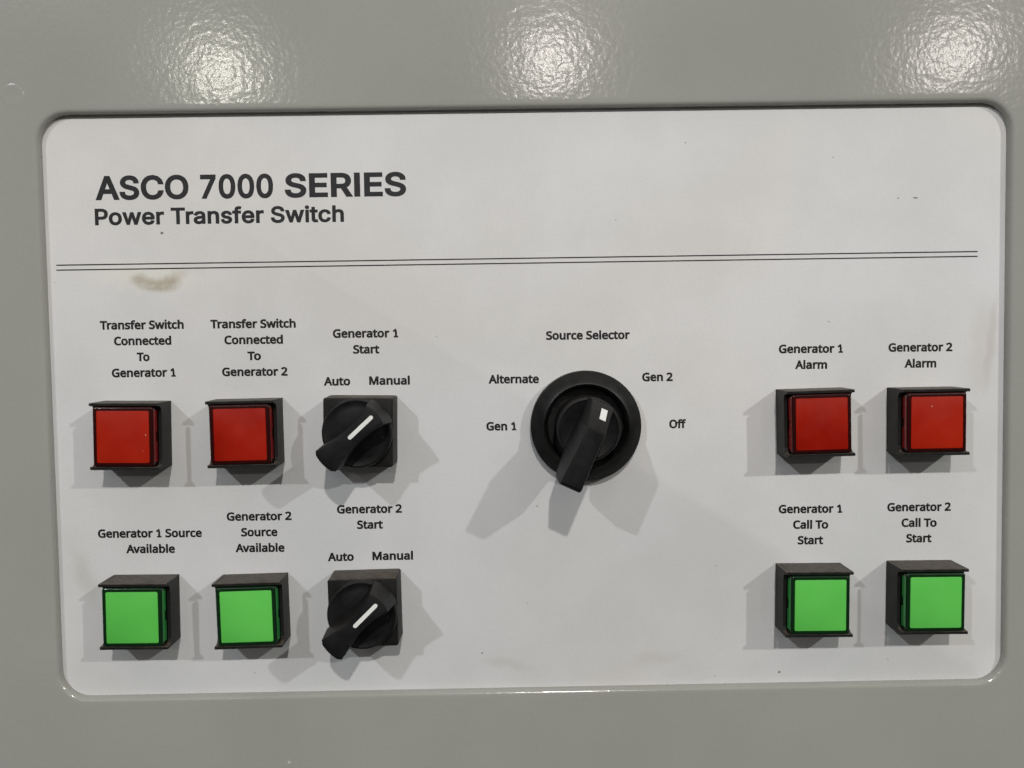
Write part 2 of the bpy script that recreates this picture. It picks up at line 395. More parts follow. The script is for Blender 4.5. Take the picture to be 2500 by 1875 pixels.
GLYPHS = json.loads('{"body":{" ":[209,[]],"1":[459,[[285,191,285,0,262,0,239,0,216,0,216,133,216,267,216,400,216,416,216,429,216,439,216,450,217,460,217,470,218,479,218,489,219,499,210,490,203,483,196,477,189,471,180,464,169,455,149,438,129,422,108,405,96,421,84,437,71,452,123,492,175,532,226,573,246,573,265,573,285,573,285,382]]],"2":[459,[[417,21,417,0,291,0,165,0,38,0,38,20,38,39,38,59,88,109,138,160,188,210,217,239,242,265,261,287,281,310,296,332,306,353,316,375,322,399,322,424,322,456,312,480,294,496,275,512,250,520,221,520,193,520,168,516,147,506,126,496,105,483,83,466,70,482,57,497,45,513,60,526,76,538,94,548,112,558,132,566,153,572,174,578,196,581,221,581,256,581,287,574,313,562,338,550,358,532,372,510,387,487,394,460,394,428,394,398,388,370,375,344,363,318,346,292,324,267,302,241,276,214,247,185,207,146,167,107,128,67,128,66,128,65,128,64,224,64,321,64,417,64,417,43]]],"A":[512,[[462,0,437,0,414,59,391,118,368,177,292,177,217,177,141,177,118,118,96,59,73,0,49,0,24,0,0,0,75,192,149,383,224,575,245,575,267,575,289,575,363,383,437,192,512,0,487,0],[304,357,282,415,281,419,278,427,274,438,271,449,267,461,263,473,260,485,257,494,255,500,252,490,250,479,247,468,244,457,241,447,238,438,235,429,232,421,230,415,209,357,187,299,165,241,226,241,286,241,346,241,325,299]]],"C":[507,[[349,517,323,517,293,517,265,512,241,502,216,491,195,476,178,456,161,436,148,412,139,383,130,354,125,322,125,286,125,239,132,198,147,164,162,129,184,102,213,83,242,65,279,55,322,55,348,55,371,57,394,62,416,66,438,71,460,78,460,57,460,36,460,15,438,7,416,1,393,-2,371,-6,343,-8,312,-8,254,-8,205,4,166,28,127,52,98,86,78,131,59,175,49,227,49,287,49,330,55,370,67,406,79,442,97,473,120,499,143,525,172,545,206,559,240,574,280,581,324,581,353,581,382,578,409,572,436,566,461,558,482,547,472,527,463,506,453,486,435,494,416,501,394,508,372,514]]],"G":[584,[[326,281,326,302,392,302,458,302,524,302,524,209,524,115,524,22,493,11,462,4,431,-1,399,-6,363,-8,323,-8,264,-8,214,4,173,28,133,51,102,85,81,130,59,174,49,226,49,286,49,346,61,398,84,442,108,486,142,520,186,544,230,568,283,581,346,581,378,581,408,578,437,572,465,566,492,558,516,547,507,526,498,505,489,484,469,493,446,501,421,508,395,514,369,517,342,517,296,517,257,508,225,489,192,470,167,444,150,409,133,375,124,334,124,286,124,241,132,201,146,166,161,131,184,103,216,84,247,64,289,55,340,55,365,55,387,56,404,59,422,61,438,64,452,68,452,125,452,182,452,238,410,238,368,238,326,238,326,260]]],"M":[727,[[350,0,330,0,268,167,205,335,142,502,141,502,140,502,139,502,140,491,141,478,142,461,142,445,143,426,144,407,144,387,144,368,144,347,144,231,144,116,144,0,122,0,100,0,78,0,78,191,78,382,78,573,113,573,149,573,184,573,243,416,302,260,361,103,362,103,363,103,364,103,424,260,484,416,544,573,579,573,614,573,650,573,650,382,650,191,650,0,626,0,602,0,578,0,578,117,578,235,578,352,578,371,578,389,579,408,580,426,580,444,581,460,582,476,583,490,584,501,583,501,582,501,581,501,517,334,453,167,390,0,370,0]]],"O":[626,[[577,346,577,287,577,243,572,202,561,166,549,130,533,99,510,73,488,47,461,27,428,13,395,-1,357,-8,314,-8,269,-8,230,-1,196,13,163,27,136,47,114,73,92,99,76,130,65,167,54,203,49,244,49,288,49,347,59,398,78,442,97,486,126,520,166,545,205,569,254,581,314,581,372,581,420,569,459,545,498,521,527,486,547,442,567,398],[125,335,125,287,125,239,132,198,145,163,159,128,179,101,207,83,235,64,271,55,314,55,357,55,392,64,420,83,447,101,468,128,481,163,495,198,501,239,501,287,501,359,486,416,456,457,426,498,379,518,314,518,271,518,235,509,207,490,179,472,159,445,145,411,132,377]]],"S":[440,[[403,183,403,153,403,119,394,90,378,66,361,42,337,24,307,11,276,-2,240,-8,198,-8,177,-8,156,-7,137,-5,117,-3,99,0,83,4,67,8,53,13,41,19,41,42,41,65,41,88,60,80,84,72,113,65,141,58,171,55,201,55,230,55,253,58,273,66,292,73,306,84,316,98,326,112,330,128,330,147,330,165,326,181,318,194,310,207,297,219,277,230,258,241,230,252,196,265,171,274,150,283,131,294,113,304,97,316,85,330,73,343,63,358,57,375,51,392,48,412,48,435,48,465,56,491,71,513,87,534,108,551,136,563,163,575,195,581,231,581,262,581,291,578,318,572,344,566,368,558,389,549,381,528,374,507,366,487,347,495,325,503,302,508,279,514,254,517,229,517,205,517,185,514,169,507,153,500,141,490,133,478,125,465,121,450,121,434,121,415,125,399,133,386,141,373,154,361,172,351,191,341,215,330,246,318,280,306,308,293,332,279,355,265,372,248,385,228,397,208]]],"T":[446,[[259,170,259,0,235,0,211,0,187,0,187,170,187,339,187,509,127,509,68,509,8,509,8,530,8,551,8,573,151,573,294,573,437,573,437,551,437,530,437,509,378,509,318,509,259,509,259,339]]],"a":[450,[[203,437,231,437,283,437,322,426,347,403,372,380,385,343,385,293,385,195,385,98,385,0,368,0,351,0,334,0,329,20,325,41,320,61,319,61,318,61,317,61,304,45,292,32,279,22,266,12,251,4,234,-1,217,-6,196,-8,172,-8,147,-8,124,-3,103,6,82,15,66,29,55,48,43,67,37,91,37,119,37,162,54,195,87,219,121,242,173,254,243,257,267,257,292,258,316,259,316,268,316,276,316,285,316,321,308,345,293,359,277,373,255,380,227,380,204,380,183,377,163,370,142,363,123,356,106,347,99,365,91,383,84,400,103,410,125,419,151,426,176,433],[273,209,252,208,198,206,161,197,141,182,120,167,110,146,110,119,110,95,117,77,132,66,147,55,165,49,188,49,225,49,255,59,279,79,303,99,315,130,315,172,315,184,315,197,315,210,294,209]]],"b":[493,[[139,511,139,461,139,443,138,426,138,410,137,394,136,382,135,373,136,373,137,373,139,373,151,391,168,406,189,419,211,431,238,437,272,437,325,437,368,418,401,381,433,344,449,289,449,215,449,166,442,125,427,91,412,58,392,33,365,17,338,0,307,-8,272,-8,238,-8,211,-2,189,10,168,23,151,37,139,55,137,55,135,55,133,55,128,36,123,18,119,0,102,0,85,0,68,0,68,203,68,406,68,609,92,609,115,609,139,609,139,560],[299,379,260,379,229,379,205,373,188,361,170,350,157,332,150,308,142,285,139,254,139,217,139,216,139,215,139,214,139,161,147,121,165,93,182,65,214,51,261,51,300,51,329,65,348,93,367,121,376,162,376,216,376,270,367,310,348,338,329,365]]],"c":[385,[[265,-8,241,-8,203,-8,169,0,139,15,109,31,86,55,69,87,53,120,44,162,44,213,44,265,53,308,71,342,88,375,112,399,142,415,173,430,207,438,245,438,267,438,288,436,309,431,329,426,346,421,358,415,351,395,344,376,337,356,324,361,309,365,292,370,275,374,259,376,244,376,215,376,191,370,172,358,154,345,140,327,131,303,122,279,117,249,117,213,117,179,122,150,131,126,140,102,153,84,172,71,190,59,213,53,240,53,263,53,284,55,302,60,320,65,336,71,351,78,351,57,351,36,351,15,337,8,321,2,304,-2,286,-6]]],"d":[493,[[243,-8,221,-8,167,-8,124,11,92,48,60,85,44,140,44,214,44,288,60,344,93,381,125,419,168,438,221,438,244,438,263,435,280,429,296,424,311,416,323,407,335,397,346,386,354,374,356,374,358,374,359,374,359,381,358,392,356,405,355,419,354,430,354,438,354,495,354,552,354,609,378,609,401,609,425,609,425,406,425,203,425,0,406,0,387,0,368,0,365,19,361,38,358,58,357,58,356,58,354,58,346,45,335,34,323,24,311,15,296,7,279,1,263,-5],[193,51,232,51,277,51,309,63,328,88,346,113,355,150,355,200,355,205,355,209,355,213,355,267,346,308,329,336,311,365,279,379,231,379,193,379,165,364,146,334,127,304,117,263,117,213,117,161,127,121,146,93,165,65]]],"e":[452,[[196,438,234,438,271,438,303,430,329,414,356,398,376,375,390,346,404,317,411,283,411,244,411,230,411,215,411,201,313,201,215,201,117,201,118,153,131,116,154,90,178,65,211,52,254,52,281,52,306,55,327,60,348,65,370,72,392,82,392,61,392,41,392,20,370,10,349,3,327,-1,306,-6,280,-8,251,-8,210,-8,174,0,143,17,112,33,88,58,70,91,53,124,44,164,44,212,44,259,52,299,68,333,84,366,106,392,134,411,163,429],[257,380,233,380,200,380,173,369,154,348,134,326,122,296,119,257,192,257,265,257,338,257,338,282,334,303,326,322,319,340,308,354,292,364,277,375]]],"f":[276,[[266,393,266,375,230,375,194,375,158,375,158,250,158,125,158,0,134,0,111,0,87,0,87,125,87,250,87,375,62,375,37,375,12,375,12,386,12,397,12,408,37,416,62,424,87,432,87,441,87,449,87,457,87,494,93,524,104,547,115,570,131,587,152,597,172,608,198,613,227,613,244,613,260,612,274,609,288,606,300,603,310,599,304,581,298,562,292,544,283,546,273,549,262,552,251,554,240,556,228,556,204,556,187,548,175,532,164,516,158,492,158,458,158,449,158,439,158,430,194,430,230,430,266,430,266,412]]],"h":[496,[[139,490,139,431,139,420,138,410,138,399,137,389,136,379,135,370,136,370,138,370,140,370,149,385,160,398,174,407,188,417,203,424,221,429,238,435,255,437,273,437,308,437,337,432,360,421,384,410,401,393,413,370,425,347,431,317,431,280,431,187,431,93,431,0,407,0,384,0,361,0,361,92,361,183,361,275,361,310,353,336,338,353,322,370,298,379,265,379,233,379,207,372,189,360,171,348,158,331,150,308,143,284,139,256,139,222,139,148,139,74,139,0,115,0,92,0,68,0,68,203,68,406,68,609,92,609,115,609,139,609,139,550]]],"i":[207,[[115,430,139,430,139,287,139,143,139,0,115,0,92,0,68,0,68,143,68,287,68,430,92,430],[92,591,104,591,115,591,124,587,133,580,141,573,145,562,145,546,145,531,141,520,133,512,124,505,115,501,104,501,92,501,83,505,75,512,67,520,63,531,63,546,63,562,67,573,75,580,83,587]]],"l":[207,[[139,203,139,0,115,0,92,0,68,0,68,203,68,406,68,609,92,609,115,609,139,609,139,406]]],"m":[750,[[512,438,540,438,588,438,625,425,649,401,673,376,685,335,685,280,685,187,685,93,685,0,662,0,638,0,615,0,615,92,615,184,615,277,615,310,608,336,594,353,580,370,558,379,528,379,486,379,456,366,438,342,420,318,411,283,411,237,411,158,411,79,411,0,388,0,365,0,342,0,342,92,342,184,342,277,342,299,338,318,332,333,326,348,316,360,303,367,290,375,274,379,253,379,225,379,202,372,185,360,169,348,157,331,150,308,142,285,139,257,139,223,139,149,139,74,139,0,115,0,92,0,68,0,68,143,68,287,68,430,87,430,106,430,125,430,129,410,132,391,136,371,137,371,138,371,140,371,149,386,160,399,173,409,186,418,200,426,217,431,233,435,249,438,266,438,299,438,327,432,349,420,371,408,388,390,398,366,399,366,400,366,402,366,416,390,436,408,461,420,486,432]]],"n":[496,[[257,438,275,438,326,438,365,425,391,401,418,376,431,335,431,280,431,187,431,93,431,0,407,0,384,0,361,0,361,92,361,183,361,275,361,310,353,336,338,353,322,370,298,379,265,379,217,379,184,365,166,338,148,312,139,273,139,223,139,149,139,74,139,0,115,0,92,0,68,0,68,143,68,287,68,430,87,430,106,430,125,430,129,410,132,391,136,371,137,371,138,371,140,371,149,386,161,399,175,409,189,418,205,426,222,431,239,435]]],"o":[485,[[442,263,442,216,442,180,437,148,428,121,418,93,405,70,388,51,370,31,349,17,324,7,300,-3,272,-8,241,-8,213,-8,187,-3,163,7,139,17,118,31,100,51,83,70,69,93,59,121,49,148,44,180,44,216,44,263,52,304,68,336,84,369,107,394,137,412,167,429,203,438,244,438,283,438,317,429,347,412,377,394,400,369,417,336,433,304],[117,267,117,216,117,182,121,153,130,128,139,103,153,84,172,71,190,57,214,51,243,51,272,51,296,57,314,71,333,84,347,103,356,128,364,153,369,182,369,216,369,250,364,279,355,303,346,327,332,346,314,359,296,372,272,379,242,379,198,379,167,364,147,335,127,306]]],"r":[331,[[249,438,269,438,277,438,285,437,295,437,304,436,312,435,319,433,316,411,313,390,310,368,303,370,296,371,287,372,279,373,271,374,264,374,247,374,231,370,217,363,202,356,188,347,176,334,165,321,155,306,149,289,142,271,139,251,139,229,139,153,139,76,139,0,115,0,92,0,68,0,68,143,68,287,68,430,87,430,107,430,126,430,129,404,131,377,134,351,135,351,136,351,137,351,146,367,157,382,170,395,183,408,198,418,214,426,231,434]]],"s":[384,[[348,142,348,119,348,91,341,68,327,49,313,30,294,16,268,6,242,-3,212,-8,176,-8,146,-8,121,-6,99,-1,77,4,58,11,42,19,42,41,42,62,42,83,59,75,80,67,104,60,128,53,153,49,178,49,214,49,240,55,256,66,272,78,280,93,280,112,280,123,277,133,271,141,265,150,255,158,239,167,224,175,202,185,174,196,146,206,122,217,103,228,83,238,68,251,57,266,46,281,41,300,41,324,41,360,56,388,85,408,115,428,154,438,202,438,228,438,253,435,275,430,298,425,319,418,339,409,331,390,323,372,315,353,297,360,278,367,258,372,238,377,218,380,197,380,168,380,146,375,131,366,116,357,108,344,108,328,108,316,112,306,119,298,126,290,137,282,154,274,170,266,191,256,219,246,246,236,269,226,289,215,308,204,323,191,333,176,343,161]]],"t":[289,[[192,50,212,50,222,50,233,51,245,53,256,54,265,56,272,59,272,41,272,23,272,5,264,1,254,-2,240,-4,226,-7,213,-8,200,-8,177,-8,157,-4,138,4,119,11,103,25,91,44,80,63,74,90,74,125,74,209,74,292,74,375,53,375,33,375,13,375,13,387,13,398,13,409,33,418,54,428,75,437,84,468,93,498,103,528,117,528,130,528,144,528,144,496,144,463,144,430,186,430,227,430,269,430,269,412,269,393,269,375,227,375,186,375,144,375,144,292,144,210,144,127,144,101,151,81,163,69,176,56]]],"u":[496,[[404,430,427,430,427,287,427,143,427,0,408,0,389,0,370,0,366,19,363,38,359,57,358,57,357,57,356,57,347,42,335,30,321,20,306,10,291,3,273,-1,256,-6,238,-8,220,-8,186,-8,157,-3,134,8,110,19,93,36,81,59,69,82,63,112,63,148,63,242,63,336,63,430,87,430,111,430,135,430,135,338,135,245,135,153,135,119,142,93,158,76,173,59,198,51,230,51,262,51,287,57,306,69,324,81,337,98,345,121,353,145,357,173,357,206,357,281,357,355,357,430,380,430]]],"v":[407,[[190,0,163,0,109,143,54,287,0,430,25,430,50,430,75,430,106,345,136,261,167,176,171,165,176,152,180,137,185,123,190,109,193,96,197,83,200,72,201,63,202,63,203,63,204,63,207,72,210,83,214,96,218,110,222,123,227,138,232,152,237,165,241,176,271,261,302,345,332,430,357,430,382,430,407,430,353,287,298,143,244,0,217,0]]],"w":[630,[[370,162,346,243,342,254,339,265,336,276,333,287,330,298,328,308,325,317,323,327,321,335,319,344,317,351,316,357,315,357,314,357,313,357,312,351,310,344,308,335,306,327,304,317,302,307,300,297,297,286,294,275,291,265,288,253,284,242,258,162,233,81,207,1,180,1,153,1,127,1,87,144,48,287,9,431,33,431,57,431,82,431,102,354,121,278,141,201,145,186,149,170,153,154,157,139,160,124,163,109,166,95,168,83,169,73,170,73,171,73,172,73,174,79,176,87,178,97,180,107,182,117,185,128,187,138,190,149,193,160,196,170,199,180,201,188,227,269,252,350,277,431,303,431,329,431,354,431,379,350,404,269,428,188,432,176,436,163,440,149,444,135,447,122,451,109,454,96,456,84,457,74,458,74,459,74,460,74,461,83,463,94,466,108,469,121,473,136,477,153,481,169,485,185,489,201,509,278,529,354,549,431,573,431,597,431,621,431,582,287,542,144,502,1,474,1,447,1,419,1,395,82]]]},"head":{" ":[188,[]],"0":[453,[[264,-7,227,-7,189,-7,157,3,130,24,103,45,83,74,69,113,55,152,48,199,48,254,48,309,55,356,69,395,83,434,104,464,130,484,157,505,189,516,227,516,264,516,296,505,323,484,350,464,370,434,384,395,398,356,405,309,405,254,405,199,398,152,384,113,370,74,350,45,323,24,297,3],[202,50,227,50,252,50,273,58,290,74,308,90,321,113,330,144,339,174,344,211,344,254,344,297,339,334,330,365,321,395,308,419,290,435,273,451,252,460,227,460,202,460,180,451,163,435,146,419,132,395,123,365,114,334,109,297,109,254,109,211,114,174,123,144,132,113,146,90,163,74,180,58]]],"7":[453,[[120,0,97,0,172,149,248,299,323,448,323,450,323,451,323,452,236,452,149,452,62,452,62,471,62,490,62,509,172,509,281,509,391,509,391,489,391,469,391,449,315,299,240,150,165,0,142,0]]],"A":[480,[[39,0,16,0,78,170,140,339,201,509,226,509,251,509,276,509,338,339,401,170,463,0,440,0,418,0,395,0,359,101,323,202,287,302,281,321,273,344,264,372,255,400,245,435,232,478,236,478,241,478,245,478,233,435,222,399,213,371,204,343,196,320,191,302,155,202,120,101,85,0,62,0],[197,142,110,142,110,161,110,180,110,199,197,199,283,199,370,199,370,180,370,161,370,142,283,142]]],"C":[510,[[293,-7,267,-7,223,-7,184,4,150,25,116,46,89,76,70,115,50,154,40,201,40,254,40,308,50,354,70,393,89,432,116,462,150,484,184,505,223,516,267,516,293,516,317,512,340,504,363,497,384,486,402,471,420,457,436,439,448,418,460,398,468,374,473,348,451,348,430,348,408,348,404,366,398,381,389,395,381,408,370,419,357,428,345,438,331,444,315,449,300,454,284,456,267,456,236,456,208,448,184,432,159,417,139,394,125,364,111,334,103,297,103,254,103,211,111,175,125,145,140,115,159,92,184,76,209,61,236,53,267,53,284,53,300,55,315,60,331,65,345,71,357,81,370,90,381,101,389,114,398,128,404,143,408,160,430,160,451,160,473,160,469,135,460,111,448,91,436,70,421,52,402,38,384,23,363,12,341,5,318,-3]]],"E":[419,[[165,0,60,0,60,170,60,339,60,509,164,509,268,509,372,509,372,490,372,471,372,452,290,452,207,452,125,452,125,396,125,341,125,286,202,286,278,286,355,286,355,267,355,248,355,229,278,229,202,229,125,229,125,172,125,114,125,57,208,57,292,57,375,57,375,38,375,19,375,0,270,0]]],"I":[300,[[111,0,31,0,31,19,31,38,31,57,60,57,89,57,118,57,118,189,118,320,118,452,89,452,60,452,31,452,31,471,31,490,31,509,111,509,190,509,269,509,269,490,269,471,269,452,240,452,212,452,183,452,183,320,183,189,183,57,212,57,240,57,269,57,269,38,269,19,269,0,190,0]]],"O":[533,[[311,-7,267,-7,223,-7,184,4,150,25,116,46,90,76,70,115,50,154,40,201,40,254,40,308,50,354,70,393,90,432,116,462,150,484,184,505,223,516,267,516,311,516,350,505,384,484,418,462,444,432,464,393,483,354,493,308,493,254,493,201,483,154,464,115,444,76,418,46,384,25,350,4],[236,53,267,53,297,53,325,61,349,76,374,91,394,114,408,144,423,174,430,211,430,254,430,298,423,335,408,365,394,395,374,417,349,433,325,448,297,456,267,456,236,456,209,448,184,433,159,417,140,394,125,364,111,334,103,297,103,254,103,211,111,174,125,144,140,114,159,92,184,76,209,61]]],"P":[445,[[82,0,60,0,60,170,60,339,60,509,118,509,177,509,235,509,274,509,307,502,332,487,358,473,377,454,390,430,402,405,409,378,409,348,409,317,402,290,390,265,377,241,358,222,332,207,307,193,274,186,235,186,193,186,151,186,109,186,109,205,109,224,109,242,150,242,191,242,233,242,259,242,281,247,297,256,313,265,325,278,333,294,341,310,344,328,344,348,344,368,341,386,333,402,325,417,313,430,297,439,280,448,259,452,232,452,196,452,160,452,125,452,125,301,125,151,125,0,103,0]]],"R":[449,[[82,0,60,0,60,170,60,339,60,509,119,509,177,509,236,509,275,509,307,502,333,489,359,475,378,457,390,433,403,410,409,382,409,352,409,321,403,295,390,271,378,248,359,230,333,217,307,204,275,198,236,198,189,198,143,198,96,198,96,217,96,236,96,255,142,255,188,255,234,255,260,255,281,259,298,267,314,275,326,286,334,300,341,315,345,332,345,352,345,372,341,390,334,405,326,420,314,431,298,440,281,448,259,452,233,452,197,452,161,452,125,452,125,301,125,151,125,0,103,0],[378,0,353,0,312,76,271,153,230,229,254,229,279,229,303,229,344,153,386,76,428,0,403,0]]],"S":[447,[[263,-9,224,-9,187,-9,155,-3,128,9,100,21,79,38,64,60,49,82,40,107,38,137,60,137,82,137,104,137,106,117,112,101,123,88,134,75,149,65,166,59,184,52,203,49,224,49,247,49,268,53,286,60,304,68,319,78,329,92,340,105,346,121,346,139,346,155,341,169,332,179,323,189,311,198,296,205,281,211,264,217,245,222,224,228,204,234,184,239,142,251,109,268,86,289,63,311,52,339,52,372,52,401,60,426,75,448,90,469,111,486,138,498,164,510,194,516,227,516,261,516,290,510,316,498,342,486,362,469,377,449,392,428,400,404,401,378,380,378,358,378,337,378,335,403,323,423,302,437,281,451,256,459,225,459,203,459,184,455,167,448,151,441,138,431,129,418,120,406,115,391,115,376,115,358,120,344,131,334,142,323,154,314,169,308,184,302,199,297,212,293,230,289,247,284,264,279,279,275,295,270,312,264,328,257,344,248,359,238,373,227,385,214,395,198,404,181,408,162,408,139,408,111,401,86,386,64,372,41,351,24,323,11,296,-2]]],"T":[449,[[85,452,32,452,32,471,32,490,32,509,160,509,288,509,417,509,417,490,417,471,417,452,363,452,310,452,257,452,257,301,257,151,257,0,235,0,214,0,193,0,193,151,193,301,193,452,139,452]]],"a":[389,[[182,-9,160,-9,136,-9,114,-4,94,5,75,14,59,27,48,45,36,62,30,83,30,108,30,130,35,147,43,161,52,175,63,185,78,193,92,201,108,207,125,211,143,215,160,218,178,220,201,223,219,225,234,227,248,228,258,231,265,235,272,239,276,245,276,255,276,255,276,256,276,257,276,272,273,286,267,297,261,308,252,316,240,322,228,328,213,331,196,331,178,331,162,328,149,322,136,317,126,309,118,301,110,292,104,283,100,274,80,280,61,285,41,291,50,314,62,332,79,346,95,360,113,369,133,375,153,381,173,384,194,384,208,384,223,383,239,379,255,376,271,370,286,360,301,351,313,338,322,320,332,303,337,280,337,251,337,168,337,84,337,0,317,0,297,0,277,0,277,17,277,35,277,52,275,52,274,52,272,52,268,43,261,34,252,25,243,15,230,7,215,1,200,-5],[155,45,170,45,193,45,212,50,228,59,243,68,255,79,263,93,271,107,276,122,276,138,276,155,276,173,276,190,273,187,268,184,259,182,251,180,242,178,231,176,221,174,210,172,200,171,190,170,182,169,175,168,161,166,147,163,134,159,121,154,111,148,103,139,96,131,92,119,92,105,92,92,95,81,102,72,109,63,118,57,130,52,142,48]]],"c":[396,[[226,-8,207,-8,173,-8,143,0,117,16,91,33,71,56,56,85,41,114,34,149,34,187,34,227,41,262,56,291,71,321,91,343,117,360,143,376,173,384,207,384,226,384,243,382,260,377,276,372,292,365,305,356,319,347,330,335,340,322,350,309,357,294,362,277,342,272,322,267,303,262,300,272,296,281,290,289,285,297,278,305,270,311,262,317,253,322,242,325,232,328,220,330,207,330,182,330,161,323,145,310,129,297,116,280,108,258,100,237,96,213,96,187,96,162,100,139,108,117,116,96,129,79,145,66,161,53,182,46,207,46,220,46,232,48,243,52,253,55,263,60,271,66,279,72,286,80,292,89,297,97,301,107,304,117,324,112,343,107,363,102,358,85,351,70,341,56,332,43,320,31,306,21,293,12,277,4,261,-1,244,-6]]],"e":[404,[[238,-8,212,-8,175,-8,143,0,117,16,90,33,70,56,56,85,41,114,34,148,34,187,34,226,41,260,55,290,69,319,89,343,115,359,141,376,171,384,205,384,226,384,246,381,266,374,285,367,303,356,319,341,335,326,348,306,357,282,366,258,371,228,371,194,371,186,371,178,371,169,272,169,174,169,75,169,75,187,75,204,75,221,163,221,250,221,338,221,329,215,319,208,310,202,310,227,306,249,298,269,290,288,278,303,263,314,247,325,228,330,205,330,182,330,163,325,146,313,130,302,118,288,109,270,100,251,96,232,96,211,96,200,96,189,96,178,96,150,101,126,110,106,120,87,134,72,151,61,168,51,189,46,212,46,228,46,241,48,254,53,266,57,277,64,285,73,294,82,301,93,306,105,325,101,345,96,365,91,359,71,349,54,335,39,321,24,303,13,283,4,262,-4]]],"f":[254,[[154,379,228,379,228,362,228,344,228,327,154,327,80,327,6,327,6,344,6,362,6,379,80,379],[101,0,81,0,81,144,81,288,81,432,81,453,86,471,96,486,106,500,119,511,135,519,152,526,169,530,187,530,201,530,213,529,222,527,232,525,238,523,243,521,238,503,233,486,227,468,224,470,220,471,215,472,210,473,203,474,195,474,176,474,163,469,154,460,146,451,142,437,142,419,142,279,142,140,142,0,121,0]]],"h":[410,[[114,249,114,227,114,151,114,76,114,0,93,0,73,0,53,0,53,170,53,339,53,509,73,509,93,509,114,509,114,435,114,361,114,287,110,287,106,287,102,287,114,322,131,347,152,362,174,377,199,384,227,384,253,384,276,379,295,369,315,358,330,342,341,321,352,299,357,273,357,240,357,160,357,80,357,0,337,0,316,0,296,0,296,78,296,157,296,235,296,265,288,288,273,304,258,321,237,329,210,329,192,329,175,325,161,317,146,309,135,298,126,283,118,267]]],"i":[167,[[73,0,53,0,53,126,53,253,53,379,73,379,93,379,114,379,114,253,114,126,114,0,93,0],[95,443,84,443,72,443,62,447,54,455,45,462,41,472,41,483,41,494,45,504,54,512,62,520,72,524,84,524,95,524,106,520,114,512,122,504,126,494,126,483,126,472,122,462,114,455,106,447]]],"n":[410,[[114,249,114,227,114,151,114,76,114,0,93,0,73,0,53,0,53,126,53,253,53,379,72,379,92,379,112,379,112,349,112,318,112,287,109,287,106,287,102,287,114,322,131,347,152,362,174,377,199,384,227,384,253,384,276,379,295,369,314,358,330,342,341,321,352,299,357,273,357,240,357,160,357,80,357,0,337,0,316,0,296,0,296,78,296,157,296,235,296,265,288,288,273,304,258,321,237,329,210,329,192,329,175,325,161,317,146,309,135,298,126,283,118,267]]],"o":[415,[[242,-8,207,-8,173,-8,143,0,117,16,91,33,71,56,56,85,41,114,34,149,34,187,34,227,41,262,56,291,71,321,91,343,117,360,143,376,173,384,207,384,242,384,273,376,299,360,325,343,345,321,359,291,374,262,381,227,381,187,381,149,374,114,359,85,345,56,325,33,299,16,273,0],[182,46,207,46,233,46,254,53,270,66,287,79,299,96,307,117,315,139,319,162,319,187,319,213,315,236,307,258,299,280,287,297,270,310,254,323,233,330,207,330,182,330,161,323,145,310,129,297,116,280,108,258,100,237,96,213,96,187,96,162,100,139,108,117,116,96,129,79,145,66,161,53]]],"r":[259,[[73,0,53,0,53,126,53,253,53,379,72,379,92,379,112,379,112,360,112,340,112,321,113,321,114,321,115,321,122,340,135,355,152,367,170,379,190,385,213,385,218,385,223,385,229,384,235,384,240,384,243,384,243,363,243,343,243,322,242,323,237,323,230,324,223,325,215,326,207,326,189,326,173,322,159,315,145,307,134,297,126,284,118,270,114,255,114,237,114,158,114,79,114,0,93,0]]],"s":[365,[[211,-8,182,-8,156,-8,133,-4,112,3,92,11,75,23,62,38,49,53,40,72,36,94,55,98,74,102,94,107,99,86,109,70,124,60,139,50,158,45,181,45,208,45,229,51,244,62,260,74,268,87,268,103,268,116,263,127,254,136,245,144,231,151,212,155,191,160,170,165,149,170,115,178,89,191,72,208,55,225,47,247,47,274,47,296,53,315,65,332,77,348,94,361,115,370,136,380,160,384,187,384,213,384,235,380,254,372,272,365,287,353,299,339,310,325,319,309,324,290,305,286,287,281,268,277,263,292,255,304,243,316,230,327,212,333,187,333,165,333,146,327,131,317,116,306,109,293,109,277,109,263,114,252,124,243,134,235,150,228,172,223,191,218,210,214,229,209,264,201,290,188,306,171,323,154,331,133,331,107,331,84,325,64,312,47,300,30,282,16,260,6,237,-3]]],"t":[227,[[138,379,204,379,204,362,204,344,204,327,138,327,72,327,6,327,6,344,6,362,6,379,72,379],[65,345,65,471,85,471,106,471,126,471,126,347,126,222,126,98,126,81,129,69,136,61,143,54,154,50,170,50,174,50,179,50,185,51,191,52,197,53,202,54,206,36,209,19,213,2,207,0,200,-2,192,-3,184,-4,176,-4,168,-4,136,-4,110,4,92,21,74,38,65,62,65,93,65,219]]],"w":[567,[[158,0,138,0,99,126,61,253,23,379,44,379,66,379,87,379,103,324,118,269,133,214,140,191,147,165,154,137,161,108,168,76,175,41,172,41,168,41,165,41,172,75,179,106,186,135,193,163,199,190,206,214,221,269,237,324,252,379,273,379,295,379,316,379,332,324,347,269,362,214,368,190,375,164,382,136,388,107,395,76,402,41,399,41,395,41,391,41,399,75,406,107,413,135,420,164,427,190,434,214,449,269,465,324,480,379,502,379,523,379,545,379,506,253,468,126,429,0,409,0,389,0,368,0,352,57,335,114,319,172,314,189,309,207,305,225,300,243,295,261,291,280,286,299,281,318,277,338,281,338,286,338,291,338,286,319,281,299,277,280,272,261,267,243,263,225,258,206,253,189,248,172,231,114,215,57,199,0,178,0]]]}}')
KERN = {('T', 'o'): -45, ('T', 'r'): -28, ('A', 'v'): -20, ('P', 'o'): -8, ('r', 'a'): -6}
_one = GLYPHS['body']['1'][1][0]
_foot = [(285, 382), (285, 38), (372, 38), (372, 0), (128, 0), (128, 38), (216, 38), (216, 382)]
